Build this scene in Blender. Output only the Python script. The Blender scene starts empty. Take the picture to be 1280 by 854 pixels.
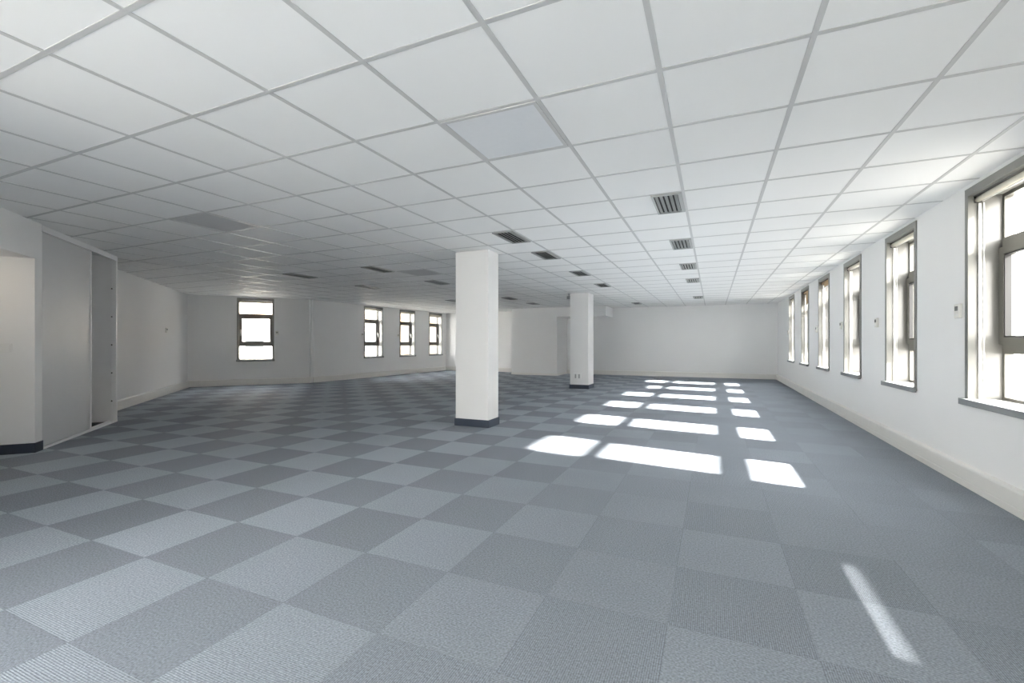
import bpy, bmesh, math, random
from mathutils import Vector, Matrix
random.seed(4)
SC = bpy.context.scene
COL = SC.collection
H = 2.368            # ceiling height (tile grid underside)
TH = 0.26            # outer wall thickness
FX, FY, TS = 0.347, -0.144, 0.5112      # carpet tile origin and size
CX, CY, CT = -0.823, 2.172, 0.6         # ceiling tile origin and size

# ------------------------------------------------------------------ materials
def mat(name):
    m = bpy.data.materials.new(name); m.use_nodes = True
    nt = m.node_tree
    for n in list(nt.nodes): nt.nodes.remove(n)
    out = nt.nodes.new('ShaderNodeOutputMaterial')
    return m, nt, out

def principled(name, col, rough=0.6, metal=0.0, spec=0.5, noise=0.0, nscale=8.0, bump=0.0, bscale=200.0):
    m, nt, out = mat(name)
    b = nt.nodes.new('ShaderNodeBsdfPrincipled')
    b.inputs['Roughness'].default_value = rough
    b.inputs['Metallic'].default_value = metal
    b.inputs['Specular IOR Level'].default_value = spec
    nt.links.new(b.outputs[0], out.inputs[0])
    tc = nt.nodes.new('ShaderNodeTexCoord')
    n = nt.nodes.new('ShaderNodeTexNoise'); n.inputs['Scale'].default_value = nscale
    n.inputs['Detail'].default_value = 3
    nt.links.new(tc.outputs['Object'], n.inputs['Vector'])
    r = nt.nodes.new('ShaderNodeMapRange')
    r.inputs['From Min'].default_value = 0.3; r.inputs['From Max'].default_value = 0.7
    r.inputs['To Min'].default_value = 1 - noise; r.inputs['To Max'].default_value = 1 + noise
    nt.links.new(n.outputs['Fac'], r.inputs['Value'])
    mx = nt.nodes.new('ShaderNodeVectorMath'); mx.operation = 'SCALE'
    mx.inputs[0].default_value = col
    nt.links.new(r.outputs[0], mx.inputs['Scale'])
    nt.links.new(mx.outputs[0], b.inputs['Base Color'])
    if bump > 0:
        n2 = nt.nodes.new('ShaderNodeTexNoise'); n2.inputs['Scale'].default_value = bscale
        nt.links.new(tc.outputs['Object'], n2.inputs['Vector'])
        bp = nt.nodes.new('ShaderNodeBump'); bp.inputs['Strength'].default_value = bump
        bp.inputs['Distance'].default_value = 0.002
        nt.links.new(n2.outputs['Fac'], bp.inputs['Height'])
        nt.links.new(bp.outputs[0], b.inputs['Normal'])
    return m

def glass_mat(name, tint=(0.97, 0.975, 0.97)):
    m, nt, out = mat(name)
    t = nt.nodes.new('ShaderNodeBsdfTransparent'); t.inputs['Color'].default_value = (*tint, 1)
    g = nt.nodes.new('ShaderNodeBsdfGlossy'); g.inputs['Roughness'].default_value = 0.02
    f = nt.nodes.new('ShaderNodeFresnel'); f.inputs['IOR'].default_value = 1.45
    mx = nt.nodes.new('ShaderNodeMixShader')
    ge = nt.nodes.new('ShaderNodeNewGeometry'); iv = nt.nodes.new('ShaderNodeMath'); iv.operation = 'SUBTRACT'; iv.inputs[0].default_value = 1.0
    nt.links.new(ge.outputs['Backfacing'], iv.inputs[1])
    fm = nt.nodes.new('ShaderNodeMath'); fm.operation = 'MULTIPLY'; nt.links.new(f.outputs[0], fm.inputs[0]); nt.links.new(iv.outputs[0], fm.inputs[1])
    nt.links.new(fm.outputs[0], mx.inputs[0]); nt.links.new(t.outputs[0], mx.inputs[1]); nt.links.new(g.outputs[0], mx.inputs[2])
    nt.links.new(mx.outputs[0], out.inputs[0])
    return m

def carpet_mat():
    m, nt, out = mat('carpet_tiles')
    N = nt.nodes.new; L = nt.links.new
    def math_(op, a, b=None, c=None):
        n = N('ShaderNodeMath'); n.operation = op
        for i, v in enumerate((a, b, c)):
            if v is None: continue
            if isinstance(v, (int, float)): n.inputs[i].default_value = v
            else: L(v, n.inputs[i])
        return n.outputs[0]
    tc = N('ShaderNodeTexCoord'); sp = N('ShaderNodeSeparateXYZ'); L(tc.outputs['Object'], sp.inputs[0])
    a = math_('DIVIDE', math_('SUBTRACT', sp.outputs[0], FX), TS)
    b = math_('DIVIDE', math_('SUBTRACT', sp.outputs[1], FY), TS)
    fa, fb = math_('FLOOR', a), math_('FLOOR', b)
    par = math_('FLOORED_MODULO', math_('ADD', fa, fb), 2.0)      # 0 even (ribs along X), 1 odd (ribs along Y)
    # per tile tone
    cv = N('ShaderNodeCombineXYZ'); L(fa, cv.inputs[0]); L(fb, cv.inputs[1])
    wn = N('ShaderNodeTexWhiteNoise'); wn.noise_dimensions = '2D'; L(cv.outputs[0], wn.inputs['Vector'])
    tone = math_('MULTIPLY_ADD', wn.outputs['Value'], 0.10, 0.95)
    # ribs: 5 mm pitch
    px, py = sp.outputs[0], sp.outputs[1]
    coord = N('ShaderNodeMix'); coord.data_type = 'FLOAT'
    L(par, coord.inputs[0]); L(py, coord.inputs[2]); L(px, coord.inputs[3])
    rib = math_('SINE', math_('MULTIPLY', coord.outputs[0], 2 * math.pi / 0.0078))
    # yarn speckle
    n1 = N('ShaderNodeTexNoise'); n1.inputs['Scale'].default_value = 120; n1.inputs['Detail'].default_value = 2
    L(tc.outputs['Object'], n1.inputs['Vector'])
    sp1 = math_('MULTIPLY_ADD', math_('SUBTRACT', n1.outputs['Fac'], 0.5), SPECK, 1.0)
    n2 = N('ShaderNodeTexNoise'); n2.inputs['Scale'].default_value = 2.2; n2.inputs['Detail'].default_value = 3
    L(tc.outputs['Object'], n2.inputs['Vector'])
    sp2 = math_('MULTIPLY_ADD', math_('SUBTRACT', n2.outputs['Fac'], 0.5), 0.12, 1.0)
    ribf = math_('MULTIPLY_ADD', rib, 0.17, 1.0)
    # seams
    da = math_('ABSOLUTE', math_('SUBTRACT', math_('FRACT', a), 0.5)); db = math_('ABSOLUTE', math_('SUBTRACT', math_('FRACT', b), 0.5))
    seam = math_('GREATER_THAN', math_('MAXIMUM', da, db), 0.4975)
    seamf = math_('MULTIPLY_ADD', seam, -0.18, 1.0)
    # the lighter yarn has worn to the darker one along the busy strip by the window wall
    sheen_fade = N('ShaderNodeMapRange'); sheen_fade.interpolation_type = 'SMOOTHSTEP'
    L(sp.outputs[0], sheen_fade.inputs['Value']); sheen_fade.inputs['From Min'].default_value = -3.0; sheen_fade.inputs['From Max'].default_value = -0.2
    sheen_fade.inputs['To Min'].default_value = EVEN; sheen_fade.inputs['To Max'].default_value = ODD + 0.05
    base = math_('MULTIPLY_ADD', par, math_('SUBTRACT', ODD, sheen_fade.outputs[0]), sheen_fade.outputs[0])
    v = base
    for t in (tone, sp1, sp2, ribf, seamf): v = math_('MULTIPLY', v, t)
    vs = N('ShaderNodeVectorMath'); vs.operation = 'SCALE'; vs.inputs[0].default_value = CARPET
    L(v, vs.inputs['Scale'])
    bs = N('ShaderNodeBsdfPrincipled'); L(vs.outputs[0], bs.inputs['Base Color'])
    bs.inputs['Roughness'].default_value = 0.75
    bs.inputs['Specular IOR Level'].default_value = 0.12
    bs.inputs['Sheen Weight'].default_value = 0.0
    bs.inputs['Sheen Roughness'].default_value = 0.5
    bp = N('ShaderNodeBump'); bp.inputs['Strength'].default_value = 0.35; bp.inputs['Distance'].default_value = 0.002
    hsum = math_('ADD', math_('MULTIPLY', rib, 0.5), n1.outputs['Fac'])
    L(hsum, bp.inputs['Height']); L(bp.outputs[0], bs.inputs['Normal'])
    L(bs.outputs[0], out.inputs[0])
    return m
SPECK, EVEN, ODD, CARPET = 1.3, 1.05, 0.73, (0.340, 0.374, 0.420)  # EVEN and ODD put the ribs' sheen into the tile colour

M = {}
M['wall'] = principled('white_wall_paint', (0.84, 0.84, 0.835), 0.55, spec=0.3, noise=0.008, nscale=1.5, bump=0.08, bscale=350)
M['pillar'] = principled('white_pillar_paint', (0.84, 0.835, 0.825), 0.55, spec=0.3, noise=0.006, nscale=2, bump=0.08, bscale=350)
M['tile'] = principled('mineral_fibre_tile', (0.85, 0.85, 0.84), 0.85, spec=0.2, noise=0.012, nscale=1.2, bump=0.12, bscale=420)
M['tbar'] = principled('lacquered_ceiling_grid', (0.54, 0.54, 0.535), 0.42, spec=0.35, noise=0.01)
M['trunk'] = principled('cream_white_trunking', (0.80, 0.785, 0.75), 0.38, spec=0.5, noise=0.015, nscale=3)
M['plinth'] = principled('navy_vinyl_plinth', (0.045, 0.058, 0.085), 0.45, noise=0.05, nscale=6)
M['alu'] = principled('grey_beige_aluminium', (0.17, 0.165, 0.145), 0.35, metal=0.35, noise=0.02)
M['casing'] = principled('grey_casing', (0.22, 0.22, 0.205), 0.32, metal=0.3, noise=0.02)
M['reveal'] = principled('gloss_reveal_lining', (0.26, 0.255, 0.24), 0.22, spec=0.5, noise=0.01)
M['sillm'] = principled('grey_sill_board', (0.20, 0.21, 0.215), 0.4, noise=0.03)
M['rail'] = principled('silver_guide_rail', (0.62, 0.62, 0.60), 0.3, metal=0.6, noise=0.01)
M['gasket'] = principled('black_gasket', (0.02, 0.02, 0.02), 0.6, noise=0.02)
M['glass'] = glass_mat('window_glass')
M['handle'] = principled('white_handle', (0.82, 0.81, 0.78), 0.3, noise=0.01)
M['blind'] = principled('cream_blind_cloth', (0.72, 0.68, 0.58), 0.8, noise=0.03, nscale=60)
M['blindbrown'] = principled('tan_blind_cloth', (0.52, 0.37, 0.22), 0.8, noise=0.04, nscale=60)
M['panel'] = principled('pale_grey_laminate', (0.64, 0.645, 0.65), 0.42, noise=0.012, nscale=2)
M['profile'] = principled('white_lacquered_profile', (0.86, 0.86, 0.86), 0.35, noise=0.01)
M['vent'] = principled('vent_grey_metal', (0.38, 0.39, 0.38), 0.4, metal=0.3, noise=0.02)
M['ventshade'] = principled('duct_shade_black', (0.012, 0.012, 0.012), 0.8, noise=0.02)
M['diffuser'] = principled('frosted_light_diffuser', (0.74, 0.755, 0.775), 0.35, noise=0.01, nscale=30)
M['diffuserdull'] = principled('dull_light_diffuser', (0.56, 0.56, 0.56), 0.85, spec=0.1, noise=0.01, nscale=30)
M['plastic'] = principled('ivory_plastic', (0.74, 0.73, 0.68), 0.4, noise=0.01)
M['screen'] = principled('grey_lcd', (0.20, 0.21, 0.20), 0.2, noise=0.02)
M['wplastic'] = principled('white_plastic', (0.82, 0.82, 0.81), 0.35, noise=0.01)
M['greyplastic'] = principled('grey_plastic', (0.33, 0.34, 0.35), 0.4, noise=0.02)
M['concrete'] = principled('pavement', (0.36, 0.35, 0.33), 0.85, noise=0.1, nscale=0.6)
M['facade'] = principled('cream_render', (0.66, 0.62, 0.55), 0.8, noise=0.05, nscale=0.7)
M['facade2'] = principled('pale_stone_render', (0.70, 0.68, 0.64), 0.8, noise=0.05, nscale=0.7)
M['facade3'] = principled('brown_brick_render', (0.22, 0.185, 0.15), 0.8, noise=0.05, nscale=0.7)
M['darkpane'] = principled('dark_window_pane', (0.07, 0.08, 0.09), 0.08, noise=0.05)
M['shutter'] = principled('tan_ledge', (0.50, 0.36, 0.24), 0.7, noise=0.05)
M['rooftile'] = principled('terracotta_roof', (0.42, 0.22, 0.14), 0.8, noise=0.1, nscale=3)
def glow(name, col, st):
    m, nt, out = mat(name); e = nt.nodes.new('ShaderNodeEmission'); e.inputs['Color'].default_value = (*col, 1); e.inputs['Strength'].default_value = st
    nt.links.new(e.outputs[0], out.inputs[0]); return m
M['lampglow'] = glow('warm_lamp_shade', (1.0, 0.86, 0.70), 3.6)
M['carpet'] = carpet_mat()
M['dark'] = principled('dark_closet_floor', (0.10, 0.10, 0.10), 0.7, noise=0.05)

# ------------------------------------------------------------------ mesh helpers
class MB:
    def __init__(s, origin=(0, 0, 0), a=(1, 0, 0), n=(0, 1, 0)):
        s.bm = bmesh.new(); s.o = Vector(origin); s.a = Vector(a).normalized(); s.n = Vector(n).normalized(); s.z = Vector((0, 0, 1))
    def P(s, u, v, w): return s.o + s.a * u + s.n * v + s.z * w
    def box(s, u0, u1, v0, v1, w0, w1, bev=0.0):
        vs = [s.bm.verts.new(s.P(u, v, w)) for w in (w0, w1) for v in (v0, v1) for u in (u0, u1)]
        fs = [(0, 1, 3, 2), (4, 6, 7, 5), (0, 4, 5, 1), (2, 3, 7, 6), (0, 2, 6, 4), (1, 5, 7, 3)]
        faces = [s.bm.faces.new([vs[i] for i in f]) for f in fs]
        if bev > 0:
            ed = list({e for f in faces for e in f.edges})
            bmesh.ops.bevel(s.bm, geom=ed, offset=bev, segments=2, affect='EDGES', profile=0.5)
        return s
    def prism(s, poly, w0, w1):
        lo = [s.bm.verts.new(s.P(x, y, w0)) for x, y in poly]; hi = [s.bm.verts.new(s.P(x, y, w1)) for x, y in poly]
        s.bm.faces.new(lo); s.bm.faces.new(hi)
        for i in range(len(poly)):
            j = (i + 1) % len(poly); s.bm.faces.new((lo[i], lo[j], hi[j], hi[i]))
        return s
    def extrude_u(s, prof, u0, u1):
        """profile of (v, w) points extruded along u"""
        A = [s.bm.verts.new(s.P(u0, v, w)) for v, w in prof]; B = [s.bm.verts.new(s.P(u1, v, w)) for v, w in prof]
        s.bm.faces.new(A); s.bm.faces.new(B)
        for i in range(len(prof)):
            j = (i + 1) % len(prof); s.bm.faces.new((A[i], A[j], B[j], B[i]))
        return s
    def cyl(s, c, axis, r, h, seg=20):
        ax = {'u': s.a, 'v': s.n, 'w': s.z}[axis]
        t1 = s.z if axis != 'w' else s.a; t2 = ax.cross(t1)
        c0 = s.P(*c); A = []; B = []
        for i in range(seg):
            th = 2 * math.pi * i / seg; d = (t1 * math.cos(th) + t2 * math.sin(th)) * r
            A.append(s.bm.verts.new(c0 + d)); B.append(s.bm.verts.new(c0 + d + ax * h))
        s.bm.faces.new(A); s.bm.faces.new(B)
        for i in range(seg):
            j = (i + 1) % seg; f = s.bm.faces.new((A[i], A[j], B[j], B[i])); f.smooth = True
        return s
    def build(s, name, m, parent=None, local=None):
        bmesh.ops.recalc_face_normals(s.bm, faces=s.bm.faces[:])
        if local is not None:                       # write vertices relative to a base point
            for v in s.bm.verts: v.co -= Vector(local)
        me = bpy.data.meshes.new(name); s.bm.to_mesh(me); s.bm.free()
        o = bpy.data.objects.new(name, me); COL.objects.link(o); me.materials.append(m)
        if local is not None and parent is None: o.location = Vector(local)
        if parent is not None: o.parent = parent
        return o

def tag(o, label, cat, group=None, kind=None):
    o['label'] = label; o['category'] = cat
    if group: o['group'] = group
    if kind: o['kind'] = kind
    return o
def empty(name, loc=(0, 0, 0)):
    o = bpy.data.objects.new(name, None); COL.objects.link(o); o.location = loc; o.empty_display_size = 0.1
    return o
def copy_tree(o, parent=None):
    c = o.copy(); COL.objects.link(c)
    if parent is not None: c.parent = parent
    for ch in list(o.children): copy_tree(ch, c)
    return c
def S(o, label, cat): return tag(o, label, cat, kind='structure')

# ------------------------------------------------------------------ plan
XR, YB, YR = 1.85, 16.2, -4.0                 # right wall, back wall, rear wall behind the viewpoint
A = Vector((-12.30, 7.25, 0)); B = Vector((-10.45, 9.50, 0)); Cc = Vector((-10.205, YB, 0))
EV = Vector((-0.7247, 0.689, 0)).normalized()  # along the closet front, away from viewpoint
NI = Vector((0.689, 0.7247, 0)).normalized()   # into the room
P0 = Vector((-6.36, 2.27, 0))                  # stub corner (room side)
LW = (A - P0).dot(NI)                          # offset of the left wall line from closet front (negative)
def onleft(s): return P0 + EV * s + NI * LW
HS = -5.2                                      # where the closet-front line meets the short rear side wall
HE = P0 + EV * HS
DW = -4.12  # edge of the added side window, sets its fill light
SH = 1.0                                       # start of niche end (towards viewpoint) = P0 - SH*EV

def wall(name, label, p0, p1, out, th, openings=(), e0=0.0, e1=0.0, z0=0.0, z1=2.62, m='wall'):
    p0, p1 = Vector(p0), Vector(p1)
    d = (p1 - p0); Lg = d.length
    mb = MB(p0, d, out)
    s = -e0
    for (a, b, lo, hi) in sorted(openings):
        mb.box(s, a, 0, th, z0, z1)
        if lo > z0: mb.box(a, b, 0, th, z0, lo)
        if hi < z1: mb.box(a, b, 0, th, hi, z1)
        s = b
    mb.box(s, Lg + e1, 0, th, z0, z1)
    return S(mb.build(name, M[m]), label, 'wall')

WZ0, WZ1 = 0.65, 2.335
# window positions
RW = [4.76 + 1.83 * k - (0.28 if k == -1 else 0) for k in range(-4, 6)]            # far edges along Y on the right wall
RWO = [(f - 0.87 - YR, f - YR, WZ0, WZ1) for f in RW]
wall('wall_right', 'long white right wall with a row of tall narrow windows', (XR, YR, 0), (XR, YB, 0), (1, 0, 0), TH, RWO, e0=TH, e1=TH)
wall('wall_back', 'white far end wall behind the pillars', (XR, YB, 0), (Cc.x, YB, 0), (0, 1, 0), TH, e1=TH)
dBC = (Cc - B).normalized(); nBC = Vector((-dBC.y, dBC.x, 0))
LWO = [(2.03, 2.90, WZ0, WZ1), (3.785, 4.655, WZ0, WZ1), (5.54, 6.41, WZ0, WZ1)]
wall('wall_left', 'white far left wall with three narrow windows', B, Cc, nBC, TH, LWO, e0=0.05)
dAB = (B - A).normalized(); nAB = Vector((-dAB.y, dAB.x, 0))
wall('wall_angled', 'short angled white wall holding a single window', A, B, nAB, TH, [(1.085, 1.955, WZ0, WZ1)], e0=TH, e1=0.05)
LS = onleft(-3.2)
wall('wall_side', 'grey white diagonal wall running past the closet to the far left corner', LS, A, -NI, TH, e0=0.2, e1=0.0)

# niche / header / front line towards the rear
mb = MB(P0, EV, NI)
mb.box(DW, -SH, -0.10, 0, 0, 2.62).box(HS, HS + .08, -0.10, 0, 0, 2.62).box(HS + .08, DW, -.10, 0, 0, .15).box(HS + .08, DW, -.10, 0, 2.33, 2.62)   # wall continuing beside the opening, behind the viewpoint
mb.box(-SH, 0.0, LW + .001, 0, 1.995, 2.62)                  # header over the opening
S(mb.build('wall_header', M['wall']), 'white header above the open passage at the left edge', 'wall')
mb = MB(P0, EV, NI)
mb.box(0, 0.125, LW, 0, 0, 2.62)
st = S(mb.build('wall_stub', M['wall']), 'white wall end between the passage and the grey sliding panel', 'wall')
mb = MB(P0, EV, NI)
mb.box(-0.008, 0.0, LW, 0.008, 0, 0.10).box(-0.008, 0.135, 0, 0.008, 0, 0.10)
tag(mb.build('baseboard_stub', M['plinth']), 'dark navy skirting around the white wall end at the left', 'skirting', kind='structure')
mb = MB(P0, EV, NI); mb.box(-SH - 0.1, -SH, LW, -0.1, 0, 2.62)
S(mb.build('wall_passage', M['wall']), 'white side wall of the open passage at the left edge', 'wall')
# rear part of the room (behind the viewpoint)
wall('wall_rear_side', 'white wall behind the viewpoint on the left', (HE.x, YR, 0), (HE.x, HE.y + 0.05, 0), (-1, 0, 0), TH)
RRO = [(0.12, 1.9, 0.35, 2.33), (2.9, 3.3, 0.35, 2.33)]  # openings of the added rear windows, sized for fill light
wall('wall_rear', 'white wall behind the viewpoint', (HE.x, YR, 0), (XR, YR, 0), (0, -1, 0), TH, RRO, e0=TH)

# box room and beam at the back
mb = MB(); mb.box(-6.66, -4.94, 15.0, YB, 0, 2.62)
S(mb.build('wall_box', M['wall']), 'projecting white boxed-in shaft in front of the far wall', 'wall')
mb = MB(); mb.box(-4.94, -3.25, 15.0, YB, 2.045, 2.62)
S(mb.build('wall_beam', M['wall']), 'white dropped beam under the ceiling behind the far pillar', 'beam')

# floor and ceiling polygons (outer faces of the walls)
OA = A + (nAB - EV * 0) * TH * 1.0 + EV * 0.08; OB = B + (nAB + nBC).normalized() * TH * 1.02
poly = [(XR + TH, YR - TH), (XR + TH, YB + TH), (Cc.x - TH, YB + TH), (OB.x, OB.y), (OA.x - 0.1, OA.y + 0.02), (A - NI * TH).to_2d()[:],
        (LS - NI * TH).to_2d()[:], (HE.x - TH, LS.y - 1.2), (HE.x - TH, YR - TH)]
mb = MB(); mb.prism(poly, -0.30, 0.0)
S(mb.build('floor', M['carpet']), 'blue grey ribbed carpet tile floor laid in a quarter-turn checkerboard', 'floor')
mb = MB(); mb.prism(poly, H + 0.006, 2.75)
ceil = S(mb.build('ceiling', M['tile']), 'white suspended ceiling of square mineral tiles', 'ceiling')
# T-bar grid, clipped to the room
inner = [(XR, YR), (XR, YB), (Cc.x, YB), B.to_2d()[:], A.to_2d()[:], LS.to_2d()[:], (HE.x, HE.y - 0.3), (HE.x, YR)]
def spans(axis, c):
    hits = []
    n = len(inner)
    for i in range(n):
        p, q = inner[i], inner[(i + 1) % n]
        if (p[axis] - c) * (q[axis] - c) < 0:
            t = (c - p[axis]) / (q[axis] - p[axis]); hits.append(p[1 - axis] + t * (q[1 - axis] - p[1 - axis]))
    hits.sort(); return list(zip(hits[0::2], hits[1::2]))
mb = MB()
W2 = 0.012
xs = [CX + CT * i for i in range(-22, 6) if -12.3 < CX + CT * i < XR - 0.03]
for x in xs:
    for a, b in spans(0, x): mb.box(x - W2, x + W2, a, b, H + 0.003, H + 0.006)
for j in range(-12, 26):
    y = CY + CT * j
    if not YR + .05 < y < YB - .05: continue
    for a, b in spans(1, y):
        e = [a] + [v for x in xs if a < x - W2 and x + W2 < b for v in (x - W2, x + W2)] + [b]
        for k in range(0, len(e) - 1, 2):
            if e[k + 1] - e[k] > 1e-3: mb.box(e[k], e[k + 1], y - W2, y + W2, H + 0.0034, H + 0.006)
g = mb.build('ceiling_grid', M['tbar'], ceil)

# ------------------------------------------------------------------ trunking along the walls
TR = [(0, 0), (0.05, 0), (0.05, 0.045), (0.044, 0.048), (0.044, 0.058), (0.05, 0.061), (0.05, 0.150), (0.044, 0.158), (0, 0.162)]
def trunking(name, label, p0, p1, inn):
    p0, p1 = Vector(p0), Vector(p1)
    mb = MB(p0, p1 - p0, inn); mb.extrude_u(TR, 0, (p1 - p0).length)
    return tag(mb.build(name, M['trunk']), label, 'skirting', kind='structure')
trunking('baseboard_right', 'cream white cable trunking along the foot of the right wall', (XR, YR, 0), (XR, YB - 0.05, 0), (-1, 0, 0))
trunking('baseboard_back', 'cream white cable trunking along the foot of the far wall', (XR, YB, 0), (-4.94, YB, 0), (0, -1, 0))
trunking('baseboard_back_left', 'cream white cable trunking behind the boxed-in shaft', (-6.66, YB, 0), (Cc.x, YB, 0), (0, -1, 0))
trunking('baseboard_left', 'cream white cable trunking under the three far left windows', B + dBC * 0.02, Cc - dBC * 0.05, -nBC)
trunking('baseboard_angled', 'cream white cable trunking under the single angled window', A + dAB * 0.05, B, -nAB)
trunking('baseboard_side', 'cream white cable trunking along the diagonal wall past the closet', onleft(1.6), A, NI)
mb = MB(); mb.box(-6.67, -4.93, 14.985, 15.0, 0, 0.07).box(-4.94, -4.925, 15.0, YB - 0.05, 0, 0.07)
tag(mb.build('baseboard_box', M['trunk']), 'thin white skirting around the boxed-in shaft', 'skirting', kind='structure')

# ------------------------------------------------------------------ windows
WW = 0.87
def make_window(name, origin, a, out, label, hinge=1):
    """origin: inner wall point at the opening's start; a: along wall; out: outward; opening width WW.  hinge=+1: handle at the start side"""
    root = empty(name, origin)
    S(root, label, 'window')
    O = Vector(origin)
    def b(mb, nm, m, par=root): return mb.build(nm, M[m], par, local=(O if par is root else O))
    z0, z1, w = WZ0, WZ1, WW
    q = MB(O, a, out)    # casing: grey surround, slightly proud of the wall
    c = 0.045
    q.box(-0.004, c, -0.010, 0.025, z0, z1 + 0.004).box(w - c, w + 0.004, -0.010, 0.025, z0, z1 + 0.004).box(c, w - c, -0.010, 0.025, z1 - 0.055, z1 + 0.004)
    b(q, 'casing', 'casing')
    q = MB(O, a, out)    # reveal lining
    q.box(0.0, 0.014, 0.025, 0.23, z0 + 0.03, z1).box(w - 0.014, w, 0.025, 0.23, z0 + 0.03, z1).box(0.014, w - 0.014, 0.025, 0.23, z1 - 0.06, z1)
    q.box(0.014, w - 0.014, 0.0, 0.23, z0 + 0.012, z0 + 0.034).box(c, w - c, -0.0102, 0.0, z0 - 0.004, z0 + 0.034)
    b(q, 'reveal_lining', 'reveal')
    q = MB(O, a, out); q.box(-0.02, w + 0.02, -0.045, -0.010, z0 - 0.014, z0 + 0.0338, bev=0.002)
    b(q, 'sill', 'sillm')
    # frame
    f0, f1 = 0.205, 0.258
    q = MB(O, a, out); p = 0.042
    q.box(0.014, p, f0, f1, z0 + 0.034, z1 - 0.06).box(w - p, w - 0.014, f0, f1, z0 + 0.034, z1 - 0.06)
    q.box(p, w - p, f0, f1, z1 - 0.085, z1 - 0.06).box(p, w - p, f0, f1, z0 + 0.034, z0 + 0.055)
    q.box(p, w - p, f0 - 0.012, f1, 1.85, 1.93).box(p, w - p, f0 - 0.012, f1, 1.04, 1.12)
    b(q, 'window_frame', 'alu')
    q = MB(O, a, out); q.box(p - .008, w - p + .008, 0.235, 0.241, 1.925, z1 - 0.081); b(q, 'top_pane', 'glass')
    q = MB(O, a, out); q.box(p - .008, w - p + .008, 0.235, 0.241, z0 + 0.05, 1.045); b(q, 'bottom_pane', 'glass')
    q = MB(O, a, out); s = 0.055; s0 = 0.175
    q.box(p - .006, p + s, s0, 0.243, 1.112, 1.858).box(w - p - s, w - p + .006, s0, 0.243, 1.112, 1.858)
    q.box(p + s, w - p - s, s0, 0.243, 1.858 - s, 1.858).box(p + s, w - p - s, s0, 0.243, 1.112, 1.112 + s)
    sash = b(q, 'sash', 'alu')
    q = MB(O, a, out); q.box(p + s - .006, w - p - s + .006, 0.215, 0.221, 1.112 + s - .006, 1.858 - s + .006)
    b(q, 'sash_pane', 'glass', sash)
    q = MB(O, a, out); t = .010
    q.box(p + s, p + s + t, s0 + .004, 0.215, 1.112 + s, 1.858 - s).box(w - p - s - t, w - p - s, s0 + .004, 0.215, 1.112 + s, 1.858 - s)
    q.box(p + s + t, w - p - s - t, s0 + .004, 0.215, 1.858 - s - t, 1.858 - s).box(p + s + t, w - p - s - t, s0 + .004, 0.215, 1.112 + s, 1.112 + s + t)
    b(q, 'sash_gasket', 'gasket', sash)
    q = MB(O, a, out); hx = (w - p - s / 2) if hinge > 0 else (p + s / 2)
    q.box(hx - .014, hx + .014, s0 - .012, s0, 1.40, 1.50, bev=.004); q.cyl((hx, s0 - .045, 1.45), 'v', .008, .036, 12)
    q.box(hx - .011, hx + .011, s0 - .058, s0 - .040, 1.33, 1.465, bev=.006)
    b(q, 'window_handle', 'handle', sash)
    return root

def make_blind(origin, a, out, drop, m, label, group):
    root = empty('roller_blind', origin); O = Vector(origin)
    tag(root, label, 'blind', group)
    z1 = WZ1 - 0.058; w = WW
    q = MB(O, a, out); q.cyl((0.030, 0.055, z1 - 0.026), 'u', 0.022, w - 0.06, 20); q.build('blind_tube', M[m], root, local=O)
    q = MB(O, a, out); q.box(0.05, w - 0.05, 0.076, 0.0775, z1 - 0.03 - drop, z1 - 0.03); q.build('blind_cloth', M[m], root, local=O)
    q = MB(O, a, out); q.box(0.05, w - 0.05, 0.070, 0.084, z1 - 0.048 - drop, z1 - 0.03 - drop, bev=.004); q.build('bottom_bar', M['rail'], root, local=O)
    for u in (0.015, w - 0.030):
        q = MB(O, a, out); q.box(u, u + 0.015, 0.060, 0.068, WZ0 + 0.036, z1 - 0.055).box(u, u + 0.015, 0.088, 0.096, WZ0 + 0.036, z1 - 0.055).box(u + (0 if u < .1 else .012), u + (.003 if u < .1 else .015), 0.068, 0.088, WZ0 + 0.036, z1 - 0.055)
        q.build('guide_rail', M['rail'], root, local=O)
    for u in (0.016, w - 0.030):
        q = MB(O, a, out); q.box(u, u + 0.014, 0.030, 0.080, z1 - 0.05, z1 - 0.001, bev=.003); q.build('end_bracket', M['gasket'], root, local=O)
    return root

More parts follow.
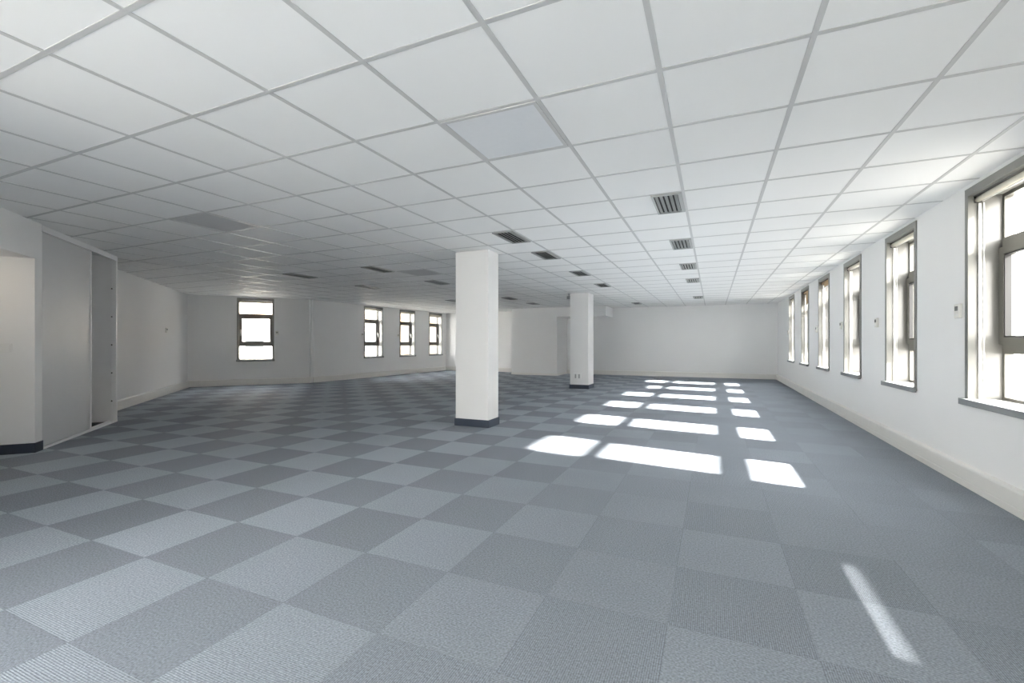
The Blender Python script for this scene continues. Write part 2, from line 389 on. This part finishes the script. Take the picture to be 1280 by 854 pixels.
wn = 1
ORD = ['nearest', 'second', 'third', 'fourth', 'fifth', 'farthest']
for k, f in enumerate(RW):
    k -= 3
    o = (XR, f - WW, 0); ax = ((0, 1, 0), (1, 0, 0))
    if k <= 0:  # those beside and behind the viewpoint are added, unseen, for sun bounce
        lab = {0: 'right wall window just out of frame with its blind drawn down', -1: 'unseen right wall window added beside the viewpoint for bounce light, blind half down',
               -2: 'unseen right wall window added behind the viewpoint for bounce light, nearer one', -3: 'unseen right wall window added behind the viewpoint for bounce light, farther one'}[k]
        bl = {0: 'cream roller blind drawn down over the right wall window just out of frame', -1: 'unseen cream roller blind added half down beside the viewpoint to hold back sun'}
        make_window('window_%d' % wn, o, *ax, lab, hinge=-1)
        if k in bl: make_blind(o, *ax, {0: 1.4685, -1: 1.05}[k], 'blind', bl[k], 'roller blinds on the windows')
    else:
        lab = ('cut-off large looking window at the right edge, nearest on the right wall' if k == 1 else
               '%s tall narrow window along the right wall counted from the right edge' % ORD[k - 1])
        make_window('window_%d' % wn, o, *ax, lab, hinge=-1)
        drop = {4: 0.06, 5: 0.24}.get(k, 0.0); mm = 'blindbrown' if k in (4, 5) else 'blind'
        bl = {1: 'cream roller blind rolled up inside the cut-off window at the right edge',
              2: 'cream roller blind rolled up in the second right wall window from the right edge',
              3: 'cream roller blind rolled up in the third right wall window from the right edge',
              4: 'tan roller blind showing a narrow strip in the fourth right wall window',
              5: 'tan roller blind lowered a hand-width in the fifth right wall window',
              6: 'cream roller blind rolled up in the farthest right wall window'}[k]
        make_blind(o, *ax, drop, mm, bl, 'roller blinds on the windows')
    wn += 1
o = A + dAB * 1.085
make_window('window_%d' % wn, o, dAB, nAB, 'lone window in the angled wall at the far left', hinge=-1); wn += 1
make_blind(o, dAB, nAB, 0.012, 'blind', 'roller blind rolled up in the lone window of the angled wall', 'roller blinds on the windows')
for k, (s0, s1, _, _) in enumerate(LWO):
    o = B + dBC * s0
    which = ['closest to the angled wall', 'in the middle', 'closest to the far pillar-side corner'][k]
    make_window('window_%d' % wn, o, dBC, nBC, 'narrow window of the far left three, ' + which); wn += 1
    make_blind(o, dBC, nBC, 0.012 if k < 2 else 0.05, 'blind', 'roller blind in the far left window ' + which, 'roller blinds on the windows')
# unseen windows behind and beside the viewpoint, added to let in fill light
REAR = [(Vector((HE.x + u0, YR, 0)), Vector((1, 0, 0)), Vector((0, -1, 0)), u1 - u0, lo, hi, 'added fill-light window in the wall behind the viewpoint, ' + ('first' if u0 < 1 else 'second')) for u0, u1, lo, hi in RRO]
REAR.append((P0 + EV * (HS + .08) + NI * .06, EV.copy(), -NI, DW - HS - .08, .15, 2.33, 'added fill-light window in the diagonal wall beside the viewpoint'))
for (O, aa, oo, w, lo, hi, lab) in REAR:
    root = empty('window_%d' % wn, O); S(root, lab, 'window'); wn += 1
    q = MB(O, aa, oo); q.box(0, .06, .1, .16, lo, hi).box(w - .06, w, .1, .16, lo, hi).box(.06, w - .06, .1, .16, lo, lo + .06).box(.06, w - .06, .1, .16, hi - .06, hi)
    q.build('window_frame', M['alu'], root, local=O)
    q = MB(O, aa, oo); q.box(.055, w - .055, .125, .131, lo + .055, hi - .055); q.build('pane', M['glass'], root, local=O)

# ------------------------------------------------------------------ pillars
def pillar(x0, x1, y0, y1, label):
    base = ((x0 + x1) / 2, (y0 + y1) / 2, 0)
    root = empty('pillar', base); tag(root, label, 'pillar', 'white square pillars', 'thing')
    q = MB(); q.box(x0, x1, y0, y1, 0, H - 0.0005, bev=0.004); q.build('shaft', M['pillar'], root, local=base)
    q = MB(); t = .012
    q.box(x0 - t, x1 + t, y0 - t, y0, 0, .10).box(x0 - t, x1 + t, y1, y1 + t, 0, .10).box(x0 - t, x0, y0, y1, 0, .10).box(x1, x1 + t, y0, y1, 0, .10)
    q.build('plinth', M['plinth'], root, local=base)
    return root
pillar(-3.22, -2.72, 5.36, 5.67, 'large white pillar with navy plinth in the middle of the carpet')
pillar(-3.25, -2.785, 10.9, 11.42, 'smaller looking white pillar with sockets, farther back beside the sun patches')

# ------------------------------------------------------------------ closet
def ph(u, v, w=0): return P0 + EV * u + NI * v + Vector((0, 0, w))
base = ph(0.135, 0)
clo = empty('built_in_closet', base); tag(clo, 'built-in closet with a grey sliding panel left half open beside the passage', 'closet')
CE, PE, DP = 2.02, 1.27, -0.62
def cb(mb, nm, m, par=clo): return mb.build(nm, M[m], par, local=base)
q = MB(P0, EV, NI); q.box(CE - .02, CE, DP, -0.060, 0, H - .001); cb(q, 'side_panel', 'profile')
q = MB(P0, EV, NI); q.box(0.135, CE - .02, DP - .02, DP, 0.0, H - .001); cb(q, 'back_panel', 'profile')
q = MB(P0, EV, NI); q.box(CE - .04, CE, -0.060, 0.0, 0.0, H - .001, bev=.002); jm = cb(q, 'end_post', 'profile')
for zz in (0.30, 0.70, 1.10, 1.50, 1.90):
    q = MB(P0, EV, NI); q.cyl((CE - .043, -0.052, zz), 'u', .009, .004, 12); cb(q, 'screw_cap', 'gasket', jm)
q = MB(P0, EV, NI); q.box(0.135, CE - .04, -0.08, 0.0, H - .045, H - .001).box(0.135, CE - .04, -.012, 0.004, H - .066, H - .045); cb(q, 'top_rail', 'profile')
q = MB(P0, EV, NI); q.box(0.135, CE - .04, -0.08, 0.0, 0, .012).box(0.135, CE - .04, -.008, 0.0, .012, .024).box(0.135, CE - .04, -.080, -.072, .012, .024); cb(q, 'floor_rail', 'profile')
q = MB(P0, EV, NI); q.box(0.160, PE - .022, -.052, -.020, .026, H - .07); dr = cb(q, 'sliding_panel', 'panel')
for a0, a1 in ((0.138, 0.162), (PE - .022, PE)):
    q = MB(P0, EV, NI); q.box(a0, a1, -.058, -.012, .026, H - .07, bev=.003); cb(q, 'edge_profile', 'profile', dr)
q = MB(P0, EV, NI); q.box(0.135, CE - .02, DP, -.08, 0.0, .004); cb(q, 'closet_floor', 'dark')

# ------------------------------------------------------------------ ceiling fittings
def vent_proto(x1, y0):
    x0 = x1 - .245; y1 = y0 + CT - .026
    base = (x0, y0, H)
    root = empty('air_vent', base)
    t = .018; zb = H - .009
    q = MB(); q.box(x0, x0 + t, y0, y1, zb, H + .004).box(x1 - t - .012, x1, y0, y1, zb, H + .004).box(x0 + t, x1 - t - .012, y0, y0 + t, zb, H + .004).box(x0 + t, x1 - t - .012, y1 - t, y1, zb, H + .004)
    q.build('vent_frame', M['vent'], root, local=base)
    q = MB(); q.box(x0 + t, x1 - t - .012, y0 + t, y1 - t, H + .0045, H + .0055); q.build('duct_shade', M['ventshade'], root, local=base)  # flat black sheet painted as the shade inside the duct
    q = MB()
    n = 5; wv = (x1 - x0 - 2 * t - .012) / n
    for k in range(n):
        u = x0 + t + wv * k + .006
        a_, b_ = y0 + t, y1 - t
        prof = [(u, H + .0035), (u + .0022, H + .0043), (u + wv * .72, H - .0065), (u + wv * .72 - .0022, H - .0075)]
        A_ = [q.bm.verts.new((x, a_, z)) for x, z in prof]; B_ = [q.bm.verts.new((x, b_, z)) for x, z in prof]
        q.bm.faces.new(A_); q.bm.faces.new(B_)
        for e in range(4): q.bm.faces.new((A_[e], A_[(e + 1) % 4], B_[(e + 1) % 4], B_[e]))
    q.build('blades', M['vent'], root, local=base)
    return root
vents = [(1, 3, 'nearest vent of the right-hand row, above the carpet in front of the big pillar'),
         (1, 6, 'second vent from the front in the right row under the white ceiling'),
         (1, 9, 'third vent from the front in the right ceiling row'),
         (1, 12, 'fourth vent from the front in the right ceiling row'),
         (1, 18, 'tiny farthest vent of the right ceiling row near the end wall'),
         (-2, 4, 'slatted vent just right of the big pillar top, nearest of its row'),
         (-2, 6, 'second slatted vent in the row starting beside the big pillar'),
         (-2, 9, 'third slatted vent in the row between the two pillars'),
         (-2, 12, 'small vent just right of the far pillar top'),
         (-2, 20, 'thin dark vent near the end wall, right of the beam'),
         (-7, 6, 'dark vent between the big pillar and the three far left windows, nearer one'),
         (-7, 9, 'dark vent just left of the big pillar top'),
         (-7, 15, 'thin dark vent seen between the pillars, nearer of two'),
         (-7, 18, 'thin dark vent seen between the pillars in front of the boxed-in shaft'),
         (-10, 6, 'long dark vent above the lone angled window, on the left'),
         (-10, 9, 'thin vent in front of the first of the three far left windows'),
         (-10, 15, 'thin dark vent close to the last of the three far left windows')]
proto = None
for (i, j, lab) in vents:
    x1, y0 = CX + CT * i - .012, CY + CT * j + .013
    if proto is None:
        proto = vent_proto(x1, y0); v = proto
    else:
        v = copy_tree(proto); v.location = (x1 - .245, y0, H)
    tag(v, lab, 'vent', 'slatted air vents in the ceiling')

def light_panel(i, j, m, label, proto=None):
    x0, y0 = CX + CT * i + .012, CY + CT * j + .012; s = CT - .024
    base = (x0, y0, H)
    root = empty('ceiling_light', base); tag(root, label, 'ceiling light', 'square light panels in the ceiling')
    q = MB(); t = .022
    q.box(x0, x0 + t, y0, y0 + s, H - .001, H + .0055).box(x0 + s - t, x0 + s, y0, y0 + s, H - .001, H + .0055).box(x0 + t, x0 + s - t, y0, y0 + t, H - .001, H + .0055).box(x0 + t, x0 + s - t, y0 + s - t, y0 + s, H - .001, H + .0055)
    q.build('light_frame', M['tbar'], root, local=base)
    q = MB(); q.box(x0 + t, x0 + s - t, y0 + t, y0 + s - t, H + .001, H + .0055); q.build('diffuser', M[m], root, local=base)
    return root
light_panel(-1, 0, 'diffuser', 'unlit bluish square light panel in the near ceiling, in front of the big pillar')
light_panel(-7, 1, 'diffuserdull', 'unlit dull grey light panel in the ceiling at the left, above the closet side')
light_panel(-7, 7, 'diffuserdull', 'unlit grey light panel in the ceiling left of the big pillar')

# lamp of the side passage
base = P0 - EV * 0.55 + NI * -0.5 + Vector((0, 0, 1.995))
pl = empty('passage_lamp', base); tag(pl, 'round ceiling lamp inside the open passage at the left edge', 'ceiling light')
q = MB(base); q.cyl((0, 0, -.03), 'w', .15, .03, 32); q.build('lamp_base', M['profile'], pl, local=base)
q = MB(base); q.cyl((0, 0, -.045), 'w', .13, .015, 32); q.build('lamp_shade', M['lampglow'], pl, local=base)

# small sensor at the far pillar's top
base = (-3.30, 10.98, H)
q = MB(); q.cyl((-3.30, 10.98, H - .012), 'w', .032, .012, 20); rt = empty('ceiling_sensor', base)
tag(rt, 'small grey sensor hanging from the ceiling left of the far pillar', 'sensor')
q.build('mount', M['greyplastic'], rt, local=base)
q = MB(); q.cyl((-3.30, 10.98, H - .07), 'w', .012, .058, 12); q.build('stem', M['greyplastic'], rt, local=base)
q = MB(); q.box(-3.345, -3.262, 10.93, 11.03, H - .14, H - .06, bev=.008); q.build('head', M['greyplastic'], rt, local=base)

# ------------------------------------------------------------------ wall controls, sockets, switch
def controller(p, a, inn, label, group, w=.085, h=.115):
    root = empty('wall_controller', p); tag(root, label, 'wall control', group); O = Vector(p)
    q = MB(O, a, inn); q.box(-w / 2, w / 2, 0, .024, -h / 2, h / 2, bev=.005); q.build('housing', M['plastic'], root, local=O)
    q = MB(O, a, inn); q.box(-w * .30, w * .30, .0235, .0255, h * .02, h * .34); q.build('display', M['screen'], root, local=O)
    q = MB(O, a, inn)
    for k in (-1, 0, 1): q.box(k * .018 - .006, k * .018 + .006, .0235, .0265, -h * .30, -h * .22)
    q.build('buttons', M['wplastic'], root, local=O)
    return root
G = 'small wall control units beside windows'
for Yc, zc, lab in ((4.865, 1.385, 'ivory wall control just left of the cut-off window at the right edge'),
                    (6.885, 1.375, 'ivory wall control between the two nearest whole windows of the right wall'),
                    (8.56, 1.40, 'ivory wall control right after the third right wall window'),
                    (10.38, 1.39, 'tiny wall control right after the fourth right wall window'),
                    (14.02, 1.42, 'tiny wall control beside the farthest right wall window')):
    controller((XR, Yc, zc), (0, 1, 0), (-1, 0, 0), lab, G)
controller(A + dAB * 2.03 + Vector((0, 0, 1.40)), dAB, -nAB, 'wall control right of the lone angled window', G)
controller(B + dBC * 1.94 + Vector((0, 0, 1.40)), dBC, -nBC, 'wall control left of the first of the three far left windows', G, .08, .09)
controller(B + dBC * 3.69 + Vector((0, 0, 1.40)), dBC, -nBC, 'wall control left of the middle of the three far left windows', G, .08, .09)
sA = (A - LS).length - 1.73
controller(LS + EV * sA + Vector((0, 0, 1.41)), EV, NI, 'lone wall control on the diagonal wall past the closet', G, .09, .10)

O = Vector((-3.06, 10.9, .31))
so = empty('wall_socket', O); tag(so, 'white double socket low on the front of the far pillar', 'socket')
q = MB(O, (1, 0, 0), (0, -1, 0)); q.box(-.10, .10, 0, .012, -.075, .075, bev=.003); q.build('cover_plate', M['wplastic'], so, local=O)
for k in (-.045, .045):
    q = MB(O, (1, 0, 0), (0, -1, 0)); q.box(k - .018, k + .018, .0115, .014, -.05, .05); q.build('outlet', M['vent'], so, local=O)
O = P0 - EV * 0.0 + NI * (-0.255) + Vector((0, 0, 1.075))
sw = empty('light_switch', O); tag(sw, 'white light switch in the open passage at the left edge', 'switch')
q = MB(O, NI, -EV); q.box(-.085, .085, 0, .010, -.043, .043, bev=.003); q.build('switch_plate', M['wplastic'], sw, local=O)
for k in (-.04, .04):
    q = MB(O, NI, -EV); q.box(k - .033, k + .033, .0095, .014, -.033, .033, bev=.002); q.build('rocker', M['wplastic'], sw, local=O)

# ------------------------------------------------------------------ outside
mb = MB(); mb.prism([(-90, -60), (70, -60), (70, 90), (-90, 90)], -4.0, -3.6)
S(mb.build('street', M['concrete']), 'pale paving far below the windows', 'ground')
def block(c, face, width, depth, hgt, floors, cols, wm, label):
    """apartment block: c = ground point at the middle of the facade, face = direction the facade looks"""
    f = Vector(face).normalized(); a = Vector((-f.y, f.x, 0)); O = Vector(c)
    root = empty('apartment_building', O); tag(root, label, 'building')
    q = MB(O, a, -f); q.box(-width / 2, width / 2, 0, depth, 0, hgt); q.build('wall', M[wm], root, local=O)
    fh = hgt / floors; cw = width / cols
    q = MB(O, a, -f)
    for i in range(1, floors): q.box(-width / 2 - .1, width / 2 + .1, -.25, 0, fh * i - .12, fh * i + .08)
    q.build('ledge', M['shutter'], root, local=O)
    q = MB(O, a, -f); q.box(-width / 2 - .4, width / 2 + .4, -.5, depth + .4, hgt, hgt + .35); q.build('roof', M['rooftile'], root, local=O)
    for i in range(floors):
        for k in range(cols):
            u = -width / 2 + cw * (k + .5); w0 = fh * i + .75
            q = MB(O, a, -f); q.box(u - .62, u - .52, -.06, .0, w0, w0 + 1.55).box(u + .52, u + .62, -.06, 0, w0, w0 + 1.55).box(u - .52, u + .52, -.06, 0, w0 + 1.45, w0 + 1.55).box(u - .62, u + .62, -.10, 0, w0 - .08, w0)
            wf = q.build('window', M['facade2'], root, local=O)
            q = MB(O, a, -f); q.box(u - .52, u + .52, -.02, -.005, w0, w0 + 1.45); q.build('pane', M['darkpane'], wf, local=O)
    return root
cd = Vector((-11.35, 8.4, 0)).normalized()
block((cd * 34).to_2d()[:] + (-3.6,), (0.78, -0.62, 0), 17, 9, 13.5, 4, 7, 'facade', 'cream apartment block seen through the lone angled window')
block((-36, 42, -3.6), (0.9, -0.45, 0), 20, 9, 13.5, 4, 8, 'facade2', 'pale apartment block seen through the three far left windows')

block((-15, 33, -3.6), (0, -1, 0), 26, 9, 13.5, 4, 9, 'facade3', 'brown apartment block added beyond the far left corner windows to cut skylight')  # added block, keeps skylight off the diagonal wall
block((32, 8, -3.6), (-1, 0, 0), 80, 10, 14.0, 5, 20, 'facade3', 'long brown building added across the street to dim the right wall windows')  # added to hold back low skylight through the right windows

# ------------------------------------------------------------------ light
w = bpy.data.worlds.new('sky'); SC.world = w; w.use_nodes = True
nt = w.node_tree
bg = nt.nodes['Background']
tc = nt.nodes.new('ShaderNodeTexCoord'); sp = nt.nodes.new('ShaderNodeSeparateXYZ'); nt.links.new(tc.outputs['Generated'], sp.inputs[0])
cr = nt.nodes.new('ShaderNodeValToRGB')
cr.color_ramp.elements[0].position = 0.0; cr.color_ramp.elements[0].color = (1.0, 0.955, 0.905, 1)
cr.color_ramp.elements[1].position = 0.7; cr.color_ramp.elements[1].color = (0.88, 0.895, 0.925, 1)
nt.links.new(sp.outputs[2], cr.inputs[0]); nt.links.new(cr.outputs[0], bg.inputs['Color'])
bg.inputs['Strength'].default_value = 3.2
sd = Vector((-1.0, 0.14, -0.585)).normalized()
sl = bpy.data.lights.new('sun', 'SUN'); sl.energy = 15.0; sl.angle = math.radians(1.8); sl.color = (1.0, 0.965, 0.91)
so_ = bpy.data.objects.new('sun', sl); COL.objects.link(so_); so_.location = (20, -3, 12)
so_.rotation_euler = sd.to_track_quat('-Z', 'Y').to_euler()

# ------------------------------------------------------------------ camera
cam = bpy.data.cameras.new('camera'); co = bpy.data.objects.new('camera', cam); COL.objects.link(co)
F = 566.24
cam.sensor_fit = 'HORIZONTAL'; cam.sensor_width = 36.0; cam.lens = 36.0 * F / 1280
cam.shift_x = -0.7 / 1280; cam.shift_y = 2.4 / 1280
cam.clip_start = 0.05; cam.clip_end = 500
co.location = (0, 0, 1.1204)
co.rotation_euler = (math.radians(90), 0, math.radians(23.83))
SC.camera = co

SC.view_settings.view_transform = 'Standard'; SC.view_settings.look = 'None'
SC.view_settings.gamma = 1.0; SC.view_settings.use_curve_mapping = False
SC.view_settings.exposure = 2.58
SC.cycles.use_denoising = True
SC.cycles.max_bounces = 14; SC.cycles.diffuse_bounces = 10; SC.cycles.glossy_bounces = 4
SC.cycles.transparent_max_bounces = 16; SC.cycles.transmission_bounces = 6
SC.cycles.sample_clamp_indirect = 8.0
SC.cycles.caustics_reflective = False; SC.cycles.caustics_refractive = False
